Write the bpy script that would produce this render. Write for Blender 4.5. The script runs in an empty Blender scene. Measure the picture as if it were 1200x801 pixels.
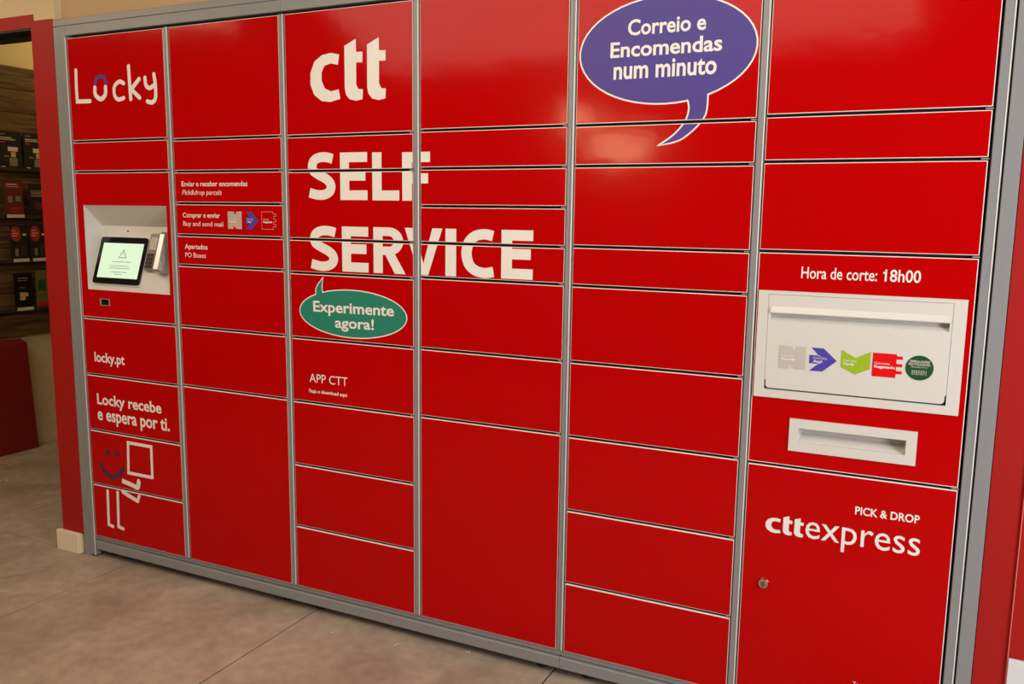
import bpy, bmesh, math, random
from mathutils import Vector, Matrix
from mathutils.geometry import delaunay_2d_cdt
random.seed(4)
S = bpy.context.scene
C = S.collection
Z0 = 0.092            # floor is world z = 0; the script's z is measured from the foot of the lowest doors
FL = -Z0              # floor height in the script's z

# ------------------------------------------------------------------ camera
cam_d = bpy.data.cameras.new('camera'); cam = bpy.data.objects.new('camera', cam_d); C.objects.link(cam)
cam_d.sensor_fit = 'HORIZONTAL'; cam_d.sensor_width = 36; cam_d.lens = 1012.32 / 1200 * 36
cam_d.clip_start = 0.05; cam_d.clip_end = 50
R0 = Vector((0.89932179, 0.43708392, 0.01334066)); R1 = Vector((0.07562083, -0.12540066, -0.98921998)); R2 = Vector((-0.43069922, 0.89063591, -0.1458282))
cx, cy_, cz = R0, -R1, -R2
cam.matrix_world = Matrix(((cx.x, cy_.x, cz.x, 2.92330), (cx.y, cy_.y, cz.y, -2.25375), (cx.z, cy_.z, cz.z, 1.28741 + Z0), (0, 0, 0, 1)))
S.camera = cam
# ------------------------------------------------------------------ world, exposure, area lights
w = bpy.data.worlds.new('world'); S.world = w; w.use_nodes = True
w.node_tree.nodes['Background'].inputs[0].default_value = (0.9, 0.75, 0.58, 1)
w.node_tree.nodes['Background'].inputs[1].default_value = 0.05
S.view_settings.view_transform = 'Standard'; S.view_settings.look = 'None'
S.view_settings.gamma = 1; S.view_settings.use_curve_mapping = False
S.view_settings.exposure = 0.20


def area(name, loc, target, sx, sy, power, col, spec=1.0):
    d = bpy.data.lights.new(name, 'AREA'); d.shape = 'RECTANGLE'; d.size = sx; d.size_y = sy
    d.energy = power; d.color = col; d.specular_factor = spec
    o = bpy.data.objects.new(name, d); C.objects.link(o); o.location = loc
    o.rotation_euler = (Vector(target) - Vector(loc)).to_track_quat('-Z', 'Y').to_euler()
    return o


area('daylight_window', (4.85, -1.45, 1.45), (1.6, 0.1, 0.45), 1.3, 1.5, 88, (0.93, 0.96, 1.0))
area('ceiling_lamp_glow', (1.7, -0.95, 2.44), (1.6, -0.62, 0), 2.6, 0.5, 7, (1.0, 0.82, 0.60))
area('room_fill_light', (1.3, -1.95, 2.44), (1.3, -0.9, 0.2), 3.0, 0.9, 34, (1.0, 0.85, 0.66))  # added soft fill, evens the light down the doors
area('entrance_lamp_glow', (-1.0, -1.0, 2.42), (-0.8, -0.7, 0), 1.2, 0.6, 12, (1.0, 0.76, 0.48))
area('back_room_lamp_glow', (-1.05, 1.4, 2.38), (-1.76, 1.1, 2.15), 0.4, 0.4, 3.6, (1.0, 0.74, 0.30))


# ------------------------------------------------------------------ materials
def mat(name, col, rough=0.5, metal=0.0, spec=0.5, emit=None, estr=1.0, noise=None, bump=None, coat=0.0, alpha=1.0):
    """noise = (colour2, scale, low, high) ; bump = (scale, strength, distance)"""
    m = bpy.data.materials.new(name); m.use_nodes = True
    nt = m.node_tree; b = nt.nodes['Principled BSDF']
    b.inputs['Base Color'].default_value = (*col, 1); b.inputs['Roughness'].default_value = rough
    b.inputs['Metallic'].default_value = metal; b.inputs['Specular IOR Level'].default_value = spec
    b.inputs['Coat Weight'].default_value = coat
    b.inputs['Alpha'].default_value = alpha
    tc = nt.nodes.new('ShaderNodeTexCoord')
    if noise:
        n = nt.nodes.new('ShaderNodeTexNoise'); n.inputs['Scale'].default_value = noise[1]; n.inputs['Detail'].default_value = 6
        r = nt.nodes.new('ShaderNodeValToRGB')
        r.color_ramp.elements[0].position = noise[2]; r.color_ramp.elements[1].position = noise[3]
        r.color_ramp.elements[0].color = (*col, 1); r.color_ramp.elements[1].color = (*noise[0], 1)
        nt.links.new(tc.outputs['Object'], n.inputs['Vector']); nt.links.new(n.outputs['Fac'], r.inputs[0])
        nt.links.new(r.outputs[0], b.inputs['Base Color'])
    if bump:
        n2 = nt.nodes.new('ShaderNodeTexNoise'); n2.inputs['Scale'].default_value = bump[0]; n2.inputs['Detail'].default_value = 3
        bp = nt.nodes.new('ShaderNodeBump'); bp.inputs['Strength'].default_value = bump[1]; bp.inputs['Distance'].default_value = bump[2]
        nt.links.new(tc.outputs['Object'], n2.inputs['Vector']); nt.links.new(n2.outputs['Fac'], bp.inputs['Height'])
        nt.links.new(bp.outputs[0], b.inputs['Normal'])
    if emit:
        b.inputs['Emission Color'].default_value = (*emit, 1); b.inputs['Emission Strength'].default_value = estr
    return m


M = {}
M['red'] = mat('red_vinyl', (0.44, 0.0006, 0.0010), 0.11, spec=0.14, bump=(9, 0.08, 0.01))
M['rim'] = mat('door_edge_grey', (0.80, 0.76, 0.73), 0.35, metal=0.0, spec=0.7)
M['steel'] = mat('powder_coated_grey', (0.225, 0.230, 0.240), 0.38, metal=0.0, spec=0.5, bump=(300, 0.05, 0.001))
M['steel_dark'] = mat('dark_carcass', (0.014, 0.009, 0.007), 0.7)
M['rubber'] = mat('black_rubber', (0.01, 0.01, 0.01), 0.7)
M['white'] = mat('white_print', (0.77, 0.76, 0.73), 0.30, spec=0.2)
M['purple'] = mat('purple_print', (0.080, 0.058, 0.27), 0.3, spec=0.12)
M['blue'] = mat('blue_print', (0.07, 0.055, 0.38), 0.3)
M['navy'] = mat('navy_print', (0.085, 0.012, 0.05), 0.35)
M['teal'] = mat('teal_print', (0.022, 0.22, 0.15), 0.3)
M['lime'] = mat('lime_print', (0.30, 0.45, 0.02), 0.35)
M['redprint'] = mat('red_print', (0.68, 0.003, 0.005), 0.3)
M['green'] = mat('dark_green_print', (0.010, 0.075, 0.022), 0.35)
M['grey_print'] = mat('grey_print', (0.50, 0.46, 0.43), 0.35)
M['beige_print'] = mat('grey_beige_print', (0.48, 0.40, 0.33), 0.35)
M['plastic'] = mat('white_moulded_plastic', (0.62, 0.61, 0.575), 0.32, spec=0.5)
M['gap'] = mat('black_gap', (0.012, 0.010, 0.009), 0.7)
M['black'] = mat('black_glass', (0.006, 0.006, 0.007), 0.12)
M['screen'] = mat('lit_screen', (0.1, 0.1, 0.1), 0.2, emit=(0.62, 0.80, 0.54), estr=0.95)
M['ink'] = mat('screen_ink', (0.02, 0.02, 0.02), 0.3)
M['key'] = mat('dark_keys', (0.03, 0.028, 0.025), 0.4)
M['keygreen'] = mat('green_key', (0.05, 0.35, 0.06), 0.4)
M['keyyellow'] = mat('yellow_key', (0.6, 0.45, 0.05), 0.4)
M['silver'] = mat('silver_plastic', (0.42, 0.40, 0.37), 0.25, metal=0.6)
M['chrome'] = mat('chrome', (0.75, 0.68, 0.6), 0.18, metal=1.0)
M['brass'] = mat('lock_core', (0.30, 0.24, 0.17), 0.35, metal=0.8)
M['cream'] = mat('cream_paint', (0.62, 0.50, 0.30), 0.8, bump=(120, 0.1, 0.002))
M['tan'] = mat('tan_paint', (0.52, 0.36, 0.20), 0.8, bump=(120, 0.1, 0.002))
M['bwhite'] = mat('white_baseboard', (0.72, 0.62, 0.46), 0.45)
M['redpaint'] = mat('red_wall_paint', (0.33, 0.009, 0.007), 0.5, spec=0.2, bump=(60, 0.06, 0.002))
M['edgelight'] = mat('painted_edge_light', (0.72, 0.16, 0.13), 0.35)
M['redbin'] = mat('dark_red_laminate', (0.20, 0.004, 0.006), 0.5)
M['soffit'] = mat('black_track', (0.006, 0.006, 0.010), 0.5)
M['ceil'] = mat('ceiling_paint', (0.50, 0.45, 0.36), 0.9)
M['outerwall'] = mat('room_paint', (0.22, 0.17, 0.13), 0.9)
M['paper'] = mat('paper', (0.8, 0.76, 0.68), 0.7)
M['lblack'] = mat('leaflet_black', (0.020, 0.014, 0.012), 0.7, spec=0.2)
M['lred'] = mat('leaflet_dark_red', (0.13, 0.02, 0.016), 0.7, spec=0.2)
M['lred2'] = mat('leaflet_red', (0.42, 0.02, 0.02), 0.7, spec=0.2)
M['lgrey'] = mat('leaflet_grey', (0.22, 0.17, 0.13), 0.7, spec=0.2)
M['lgreen'] = mat('leaflet_green', (0.12, 0.13, 0.02), 0.7, spec=0.2)
M['lgold'] = mat('leaflet_gold', (0.55, 0.36, 0.12), 0.7, spec=0.2)
M['lstrip'] = mat('leaflet_strip', (0.62, 0.52, 0.42), 0.7, spec=0.2)
M['acrylic'] = mat('smoky_acrylic', (0.045, 0.032, 0.022), 0.4, spec=0.2)
M['whitepanel'] = mat('white_panel', (0.62, 0.64, 0.66), 0.5)
M['warmlamp'] = mat('warm_lamp', (0.9, 0.8, 0.6), 0.5, emit=(1.0, 0.68, 0.36), estr=38)
M['blind'] = mat('bright_pane', (0.6, 0.6, 0.6), 0.5, emit=(1.0, 0.8, 0.6), estr=1.6)


def floor_mat():
    m = bpy.data.materials.new('stone_floor'); m.use_nodes = True
    nt = m.node_tree; b = nt.nodes['Principled BSDF']; L = nt.links.new
    tc = nt.nodes.new('ShaderNodeTexCoord')
    n1 = nt.nodes.new('ShaderNodeTexNoise'); n1.inputs['Scale'].default_value = 2.6; n1.inputs['Detail'].default_value = 9; n1.inputs['Roughness'].default_value = 0.62; n1.inputs['Distortion'].default_value = 0.7
    r1 = nt.nodes.new('ShaderNodeValToRGB')
    e = r1.color_ramp.elements
    e[0].position = 0.30; e[0].color = (0.27, 0.205, 0.155, 1); e[1].position = 0.72; e[1].color = (0.46, 0.385, 0.31, 1)
    n2 = nt.nodes.new('ShaderNodeTexNoise'); n2.inputs['Scale'].default_value = 22; n2.inputs['Detail'].default_value = 8
    r2 = nt.nodes.new('ShaderNodeValToRGB'); e = r2.color_ramp.elements
    e[0].position = 0.3; e[0].color = (0.82, 0.80, 0.78, 1); e[1].position = 0.7; e[1].color = (1.06, 1.05, 1.03, 1)
    mx = nt.nodes.new('ShaderNodeMix'); mx.data_type = 'RGBA'; mx.blend_type = 'MULTIPLY'; mx.inputs[0].default_value = 1
    L(tc.outputs['Object'], n1.inputs['Vector']); L(tc.outputs['Object'], n2.inputs['Vector'])
    L(n1.outputs['Fac'], r1.inputs[0]); L(n2.outputs['Fac'], r2.inputs[0])
    L(r1.outputs[0], mx.inputs[6]); L(r2.outputs[0], mx.inputs[7]); L(mx.outputs[2], b.inputs['Base Color'])
    n3 = nt.nodes.new('ShaderNodeTexNoise'); n3.inputs['Scale'].default_value = 7; n3.inputs['Detail'].default_value = 5
    mr = nt.nodes.new('ShaderNodeMapRange'); mr.inputs[3].default_value = 0.42; mr.inputs[4].default_value = 0.62
    L(tc.outputs['Object'], n3.inputs['Vector']); L(n3.outputs['Fac'], mr.inputs[0]); L(mr.outputs[0], b.inputs['Roughness'])
    bp = nt.nodes.new('ShaderNodeBump'); bp.inputs['Strength'].default_value = 0.25; bp.inputs['Distance'].default_value = 0.003
    L(n1.outputs['Fac'], bp.inputs['Height']); L(bp.outputs[0], b.inputs['Normal'])
    return m


def wood_mat():
    m = bpy.data.materials.new('brown_wood'); m.use_nodes = True
    nt = m.node_tree; b = nt.nodes['Principled BSDF']; L = nt.links.new
    tc = nt.nodes.new('ShaderNodeTexCoord'); mp = nt.nodes.new('ShaderNodeMapping'); mp.inputs['Scale'].default_value = (1, 1.1, 16)
    n = nt.nodes.new('ShaderNodeTexNoise'); n.inputs['Scale'].default_value = 3.0; n.inputs['Detail'].default_value = 8; n.inputs['Distortion'].default_value = 1.2
    r = nt.nodes.new('ShaderNodeValToRGB'); e = r.color_ramp.elements
    e[0].position = 0.36; e[0].color = (0.065, 0.034, 0.013, 1); e[1].position = 0.66; e[1].color = (0.165, 0.095, 0.040, 1)
    L(tc.outputs['Object'], mp.inputs[0]); L(mp.outputs[0], n.inputs['Vector']); L(n.outputs['Fac'], r.inputs[0]); L(r.outputs[0], b.inputs['Base Color'])
    b.inputs['Roughness'].default_value = 0.65; b.inputs['Specular IOR Level'].default_value = 0.2
    return m


M['floor'] = floor_mat(); M['wood'] = wood_mat()
M['grout'] = mat('grout', (0.035, 0.020, 0.013), 0.9)


# ------------------------------------------------------------------ helpers
def link(name, bm, mats, parent=None, origin=None, smooth=False):
    """bm is in the script's coordinates; link it as ONE mesh object, vertices relative to the parent or origin"""
    if parent is not None:
        top = parent; off = Vector((0, 0, 0))
        while top is not None: off += top.location; top = top.parent
    else:
        off = Vector(origin if origin else (0, 0, 0))
    bmesh.ops.translate(bm, verts=bm.verts, vec=Vector((0, 0, Z0)) - off)
    me = bpy.data.meshes.new(name); bm.to_mesh(me); bm.free()
    for m in (mats if isinstance(mats, (list, tuple)) else [mats]): me.materials.append(m)
    if smooth:
        for p in me.polygons: p.use_smooth = True
    o = bpy.data.objects.new(name, me); C.objects.link(o)
    o.parent = parent
    if parent is None: o.location = off
    return o


def box(bm, x0, x1, y0, y1, z0, z1, bev=0, mi=0):
    r = bmesh.ops.create_cube(bm, size=1); vs = r['verts']
    bmesh.ops.scale(bm, verts=vs, vec=(x1 - x0, y1 - y0, z1 - z0))
    bmesh.ops.translate(bm, verts=vs, vec=((x0 + x1) / 2, (y0 + y1) / 2, (z0 + z1) / 2))
    fs = set(f for v in vs for f in v.link_faces)
    for f in fs: f.material_index = mi
    if bev:
        es = list(set(e for v in vs for e in v.link_edges))
        g = bmesh.ops.bevel(bm, geom=es, offset=bev, segments=1, affect='EDGES', profile=0.5)
        for f in g['faces']: f.material_index = mi
    return bm


def B(*a, **k):
    return box(bmesh.new(), *a, **k)


def poly(bm, pts, mi=0):
    f = bm.faces.new([bm.verts.new(p) for p in pts]); f.material_index = mi
    return f


def cyl(bm, c, axis, r, h, n=24, r2=None, mi=0):
    q = Vector((0, 0, 1)).rotation_difference(Vector(axis)).to_matrix().to_4x4()
    g = bmesh.ops.create_cone(bm, cap_ends=True, segments=n, radius1=r, radius2=r if r2 is None else r2, depth=h, matrix=Matrix.Translation(c) @ q)
    for f in set(f for v in g['verts'] for f in v.link_faces): f.material_index = mi
    return bm


def empty(name, loc, label=None, cat=None, group=None):
    o = bpy.data.objects.new(name, None); C.objects.link(o); o.empty_display_size = 0.1
    o.location = (loc[0], loc[1], loc[2] + Z0)
    return tag(o, label, cat, group)


def tag(o, label=None, cat=None, group=None, kind=None):
    if label: o['label'] = label
    if cat: o['category'] = cat
    if group: o['group'] = group
    if kind: o['kind'] = kind
    return o


def struct(name, bm, m, parent=None):
    o = link(name, bm, m, parent)
    if parent is None: o['kind'] = 'structure'
    return o


# ------------------------------------------------------------------ flat print (each piece is clipped to the door that carries it)
def stroke(pts, wdt, closed=False, cap=True):
    """thick line in the (x, z) plane -> list of polygons with round ends"""
    P = [Vector(p) for p in pts]; n = len(P); out = []; L = []; Rr = []
    for i in range(n):
        a = P[i - 1] if (i > 0 or closed) else None
        b = P[(i + 1) % n] if (i < n - 1 or closed) else None
        d1 = (P[i] - a).normalized() if a is not None else (b - P[i]).normalized()
        d2 = (b - P[i]).normalized() if b is not None else d1
        n1 = Vector((-d1.y, d1.x)); n2 = Vector((-d2.y, d2.x)); m = (n1 + n2)
        m = m.normalized() if m.length > 1e-6 else n1
        k = 1 / max(0.45, m.dot(n1)); hw = (wdt[i] if isinstance(wdt, (list, tuple)) else wdt) / 2
        L.append(P[i] + m * hw * k); Rr.append(P[i] - m * hw * k)
    rng = range(n) if closed else range(n - 1)
    for i in rng:
        j = (i + 1) % n
        out.append([L[i], Rr[i], Rr[j], L[j]])
    if cap and not closed:
        for idx in (0, n - 1):
            hw = (wdt[idx] if isinstance(wdt, (list, tuple)) else wdt) / 2
            out.append([P[idx] + Vector((math.cos(t), math.sin(t))) * hw for t in [k * math.tau / 14 for k in range(14)]])
    return out


def spline(pts, sub=6, closed=False):
    P = [Vector(p) for p in pts]; n = len(P); out = []
    for i in range(n if closed else n - 1):
        p0 = P[i - 1] if (i > 0 or closed) else P[i]; p1 = P[i]; p2 = P[(i + 1) % n]
        p3 = P[(i + 2) % n] if (i + 2 < n or closed) else p2
        for s in range(sub):
            t = s / sub
            out.append(0.5 * ((2 * p1) + (-p0 + p2) * t + (2 * p0 - 5 * p1 + 4 * p2 - p3) * t * t + (-p0 + 3 * p1 - 3 * p2 + p3) * t ** 3))
    if not closed: out.append(P[-1])
    return out


_ref = {}


def font_mesh(s, bold=0.0, shear=0.0, space=1.0):
    cu = bpy.data.curves.new('writing', 'FONT'); cu.body = s; cu.size = 1; cu.offset = bold; cu.shear = shear; cu.space_character = space
    cu.resolution_u = 3
    o = bpy.data.objects.new('writing', cu)
    C.objects.link(o); bpy.context.view_layer.update()
    me = bpy.data.meshes.new_from_object(o.evaluated_get(bpy.context.evaluated_depsgraph_get()))
    bpy.data.objects.remove(o); bpy.data.curves.remove(cu)
    return me


def ref_h(ch):
    if ch not in _ref:
        me = font_mesh(ch); _ref[ch] = max(v.co.y for v in me.vertices)
    return _ref[ch]


def text_polys(s, x0, z0, x1, h, bold=0.0, shear=0.0, ref='H', slope=0.0, space=1.0):
    """one line of writing: left end x0, baseline z0, right end x1, letter height h"""
    me = font_mesh(s, bold, shear, space)
    xs = [v.co.x for v in me.vertices]; a, b = min(xs), max(xs)
    kx = (x1 - x0) / (b - a); kz = h / ref_h(ref)
    pts = [Vector((x0 + (v.co.x - a) * kx, z0 + v.co.y * kz + slope * (v.co.x - a) * kx)) for v in me.vertices]
    return [[pts[i] for i in p.vertices] for p in me.polygons]


DOORS = []   # (x0, x1, z0, z1, door object, front y)


def inside(p, q):
    r = False
    for i in range(len(q)):
        a, b = q[i - 1], q[i]
        if (a.y > p.y) != (b.y > p.y) and p.x < (b.x - a.x) * (p.y - a.y) / (b.y - a.y) + a.x: r = not r
    return r


def print_on(name, layers, label=None, only=None, lift=0.0):
    """layers: list of (polygons, material). Flat print laid on each door it crosses and cut at the door's edges."""
    base = bmesh.new(); mats = []
    for li, (polys, m) in enumerate(layers):
        if m not in mats: mats.append(m)
        mi = mats.index(m)
        co = []; fs = []
        for pl in polys:
            q = [Vector((p[0], p[1])) for p in pl]
            ar = sum(q[i - 1].x * q[i].y - q[i].x * q[i - 1].y for i in range(len(q)))
            if abs(ar) < 1e-9: continue
            if ar < 0: q.reverse()
            fs.append(list(range(len(co), len(co) + len(q)))); co += q
        out_ = delaunay_2d_cdt(co, [], fs, 1, 1e-6)      # union of the overlapping pieces, as triangles
        vs = [base.verts.new((p[0], -0.0007 - lift - 0.00035 * li, p[1])) for p in out_[0]]
        for t in out_[2]:
            c = sum((Vector((out_[0][i][0], out_[0][i][1])) for i in t), Vector((0, 0))) / len(t)
            if not any(inside(c, [co[i] for i in f]) for f in fs): continue      # a hole in a letter or an outline
            try:
                f = base.faces.new([vs[i] for i in t]); f.material_index = mi
            except ValueError: pass
    bmesh.ops.recalc_face_normals(base, faces=base.faces)
    for f in base.faces:
        f.normal_update()
        if f.normal.y > 0: f.normal_flip()
    bx0 = min(v.co.x for v in base.verts); bx1 = max(v.co.x for v in base.verts)
    bz0 = min(v.co.z for v in base.verts); bz1 = max(v.co.z for v in base.verts)
    for (x0, x1, z0, z1, d, fy) in DOORS:
        if only is not None and d is not only: continue
        if bx1 < x0 or bx0 > x1 or bz1 < z0 or bz0 > z1: continue
        bm = base.copy()
        for co, no in (((x0, 0, 0), (-1, 0, 0)), ((x1, 0, 0), (1, 0, 0)), ((0, 0, z0), (0, 0, -1)), ((0, 0, z1), (0, 0, 1))):
            bmesh.ops.bisect_plane(bm, geom=bm.verts[:] + bm.edges[:] + bm.faces[:], plane_co=co, plane_no=no, clear_outer=True)
        if not bm.faces: bm.free(); continue
        bmesh.ops.translate(bm, verts=bm.verts, vec=(0, fy, 0))
        o = link(name, bm, mats, d)
        if label: o['label'] = label
    base.free()


# ------------------------------------------------------------------ the setting
# floor with its tiles
floor = tag(link('floor', B(-3.2, 5.0, -4.6, 2.8, FL - 0.06, FL - 0.004), M['grout']), kind='structure')
G = 0.0055
ti = 0
shared = {}


def tile(x0, x1, y0, y1):
    global ti
    key = (round(x1 - x0, 3), round(y1 - y0, 3), ti % 4)
    ti += 1
    lo = Vector(((x0 + x1) / 2, (y0 + y1) / 2, 0))
    # unique mesh data (texture runs on from tile to tile)
    bm = B(x0 + G / 2, x1 - G / 2, y0 + G / 2, y1 - G / 2, FL - 0.012, FL, bev=0.0012)
    link('tile', bm, M['floor'], floor)


xs = [-3.2, -2.53, -1.63, -0.73, 0.165, 1.072, 1.972, 2.87, 3.77, 4.67, 5.0]
ysout = [-4.6, -3.6, -1.8, 0.003]
for i in range(len(xs) - 1):
    for j in range(3):
        tile(xs[i], xs[i + 1], ysout[j], 0.56 if (j == 2 and xs[i] > 0.1) else ysout[j + 1])
for x0, x1 in ((-1.76, -1.63), (-1.63, -0.73), (-0.73, 0.165)):
    for y0, y1 in ((0.003, 0.466), (0.466, 0.928), (0.928, 1.39), (1.39, 1.85), (1.85, 2.31), (2.31, 2.8)):
        tile(x0, x1, y0, y1)

WT = 0.13      # thickness of the wall that holds the doorway
# front room
struct('wall_far', B(-3.3, 5.1, -4.7, -4.6, FL, 2.5), M['outerwall'])
struct('wall_entrance', B(-3.3, -3.2, -4.6, 0, FL, 2.5), M['outerwall'])
struct('wall_window_side', B(5.0, 5.1, -4.6, 0.0, FL, 2.5), M['outerwall'])
struct('ceiling', B(-3.3, 5.1, -4.7, 2.9, 2.5, 2.56), M['ceil'])
# wall to the left of the lockers, with the doorway
DX0, DX1 = -1.60, -0.193
bm = bmesh.new()
box(bm, -3.3, DX0, 0.0, WT, FL, 2.5)
box(bm, DX0, DX1, 0.0, WT, 1.957, 2.5)
box(bm, DX1, -0.083, 0.0, WT, FL, 2.5)
box(bm, -0.083, -0.062, 0.0, WT, 1.977, 2.5)
struct('wall_left', bm, M['cream'])
struct('wall_above', B(-0.062, 3.2, 0.030, WT, 1.979, 2.5), M['tan'])
struct('wall_back', B(-0.20, 5.1, 0.56, 0.66, FL, 2.5), M['outerwall'])
# red painted boards around the doorway
t1 = struct('trim_1', B(-2.2, -0.1785, -0.003, -0.0001, 1.957, 2.005), M['redpaint'])
bm = B(DX1 + 0.0, -0.1785, -0.003, -0.0001, FL + 0.083, 1.9569)
box(bm, -0.1785, -0.0728, -0.003, -0.0001, FL + 0.083, 1.981)
struct('trim_2', bm, M['redpaint'])
# black sliding track under the head of the doorway and pale edge of its jamb
bm = B(DX0, DX1 - 0.001, 0.002, WT, 1.951, 1.9565); box(bm, DX0, DX1 - 0.001, 0.05, 0.095, 1.935, 1.951)
struct('trim_3', bm, M['soffit'])
struct('baseboard_left', B(-0.2165, -0.089, -0.018, -0.0001, FL, FL + 0.083, bev=0.0015), M['bwhite'])
struct('baseboard_doorway', B(-3.2, DX0, -0.018, -0.0001, FL, FL + 0.083), M['bwhite'])
# red wall to the right of the lockers
struct('wall_right', B(3.086, 5.0, 0.002, WT, FL, 2.5), M['redpaint'])
struct('trim_4', B(3.157, 4.9, -0.003, 0.0015, 0.262, 2.49, bev=0.001), M['redpaint'])
struct('edge_highlight', B(3.1545, 3.1568, -0.0045, 0.0018, FL, 2.49, bev=0.0006), M['edgelight'])  # pale strip painted in for light caught on the panel's edge
struct('trim_5', B(3.157, 4.9, -0.008, 0.0015, FL, 0.2605, bev=0.001), M['whitepanel'])
# room behind the doorway
struct('wall_side', B(-1.86, -1.76, WT, 2.8, FL, 2.5), M['cream'])
struct('wall_rear', B(-1.86, -0.2, 2.8, 2.9, FL, 2.5), M['cream'])
struct('wall_inner', B(-0.30, -0.2, 0.66, 2.8, FL, 2.5), M['cream'])
struct('baseboard_side', B(-1.76, -1.745, WT, 2.8, FL, 0.055, bev=0.002), M['cream'])
# horizontal boards that clad the side wall
clad = struct('wall_cladding', B(-1.76, -1.745, 0.14, 2.8, 0.565, 2.062), M['grout'])
zz = 0.565
while zz < 2.05:
    hz = min(0.1246, 2.062 - zz)
    link('board', B(-1.745, -1.733, 0.14, 2.8, zz + 0.001, zz + hz - 0.001, bev=0.001), M['wood'], clad)
    zz += 0.1247
# things of the front room, seen only as reflections in the glossy doors
lamp = empty('wall_lamp', (0.61, -4.6, 1.835), 'wide warm wall lamp opposite the lockers, mirrored as the larger glow', 'lamp', 'wall lamps opposite the lockers')
link('mount', B(0.53, 0.69, -4.6, -4.55, 1.80, 1.87, bev=0.004), M['steel'], lamp)
link('shade', B(0.37, 0.85, -4.55, -4.47, 1.775, 1.895, bev=0.01), M['warmlamp'], lamp)
lamp = empty('wall_lamp', (0.22, -4.6, 2.07), 'small warm wall lamp opposite the lockers, mirrored as the smaller glow', 'lamp', 'wall lamps opposite the lockers')
link('mount', B(0.18, 0.26, -4.6, -4.55, 2.05, 2.09, bev=0.004), M['steel'], lamp)
link('shade', B(0.10, 0.34, -4.55, -4.47, 2.01, 2.13, bev=0.01), M['warmlamp'], lamp)

# ------------------------------------------------------------------ the locker bank
XL = [0.0, 0.5125, 1.0169, 1.5220, 2.0199, 2.5289]
XR = [0.4818, 0.9885, 1.4932, 1.9916, 2.5005, 3.0170]
TOP = 1.9035
SEAMS = [
    [1.534, 1.423, 0.875, 0.654, 0.433, 0.213],
    [1.529, 1.420, 1.311, 1.200, 1.094, 0.875, 0.658],
    [1.527, 1.417, 1.199, 1.089, 0.873, 0.657, 0.436, 0.216],
    [1.531, 1.420, 1.309, 1.199, 1.094, 0.875, 0.660],
    [1.530, 1.421, 1.202, 1.093, 0.876, 0.658, 0.437, 0.214],
    [1.537, 1.426, 1.205, 0.654]]
MX = [(-0.0375, 1.0024), (1.0030, 2.0054), (2.0060, 3.0480)]    # the three cabinets
cab_lab = ['left locker cabinet of red doors with the recessed screen terminal, at the doorway',
           'middle locker cabinet of red doors under the large white words',
           'right locker cabinet of red doors with the white mail flap and purple speech bubble']
cabs = [empty('locker_cabinet', ((a + b) / 2, 0.25, FL), l, 'locker', 'cabinets of the red locker bank') for (a, b), l in zip(MX, cab_lab)]
doors = {}
SPECIAL = {(0, 2): 'kiosk', (5, 3): 'mail'}
RIM = 0.0019


def slab(x0, x1, z0, z1, holes=()):
    """grey door leaf with the red sheet on its face; holes = rectangles cut right through"""
    bm = bmesh.new()
    if not holes:
        box(bm, x0 - RIM, x1 + RIM, 0.0, 0.0085, z0 - RIM, z1 + RIM, bev=0.0010, mi=0)
        box(bm, x0, x1, -0.0003, 0.001, z0, z1, mi=1)
        return bm
    zs = sorted(set([z0, z1] + [h[2] for h in holes] + [h[3] for h in holes]))
    for a, b in zip(zs[:-1], zs[1:]):
        zm = (a + b) / 2; hs = sorted(h for h in holes if h[2] < zm < h[3])
        xs_ = [x0]
        for h in hs: xs_ += [h[0], h[1]]
        xs_.append(x1)
        for i in range(0, len(xs_), 2):
            box(bm, xs_[i], xs_[i + 1], -0.0003, 0.018, a, b, mi=1)
    for (a, b, c, d) in ((x0 - RIM, x0, z0 - RIM, z1 + RIM), (x1, x1 + RIM, z0 - RIM, z1 + RIM), (x0, x1, z0 - RIM, z0), (x0, x1, z1, z1 + RIM)):
        box(bm, a, b, 0.0, 0.018, c, d, mi=0)
    return bm


KX0, KX1, KZ0, KZ1 = 0.0345, 0.464, 0.985, 1.3012
FLAP = (2.532, 3.0052, 0.832, 1.1065)
PLATE = (2.626, 2.923, 0.6985, 0.783)
GAP = 0.0057
for c in range(6):
    zs = [TOP] + SEAMS[c] + [0.0]
    n = len(zs) - 1
    for i in range(n):
        z1 = zs[i] - (GAP if i > 0 else 0.0); z0 = zs[i + 1] + (GAP if i < n - 1 else 0.0)
        cab = cabs[c // 2]
        sp = SPECIAL.get((c, i))
        holes = ()
        if sp == 'kiosk': holes = ((KX0, KX1, KZ0, KZ1), (0.1035, 0.1455, 0.9285, 0.9500))
        if sp == 'mail': holes = ((FLAP[0], FLAP[1], FLAP[2], FLAP[3]), (PLATE[0], PLATE[1], PLATE[2], PLATE[3]))
        d = link({'kiosk': 'terminal_panel', 'mail': 'mail_panel', None: 'locker_door'}[sp], slab(XL[c], XR[c], z0, z1, holes), [M['rim'], M['red']], cab)
        doors[(c, i)] = d
        DOORS.append((XL[c], XR[c], z0, z1, d, 0.0))
doors[(0, 2)]['label'] = 'red front panel with the recessed screen terminal'
doors[(5, 3)]['label'] = 'red front panel with the white mail flap and slot'

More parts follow.
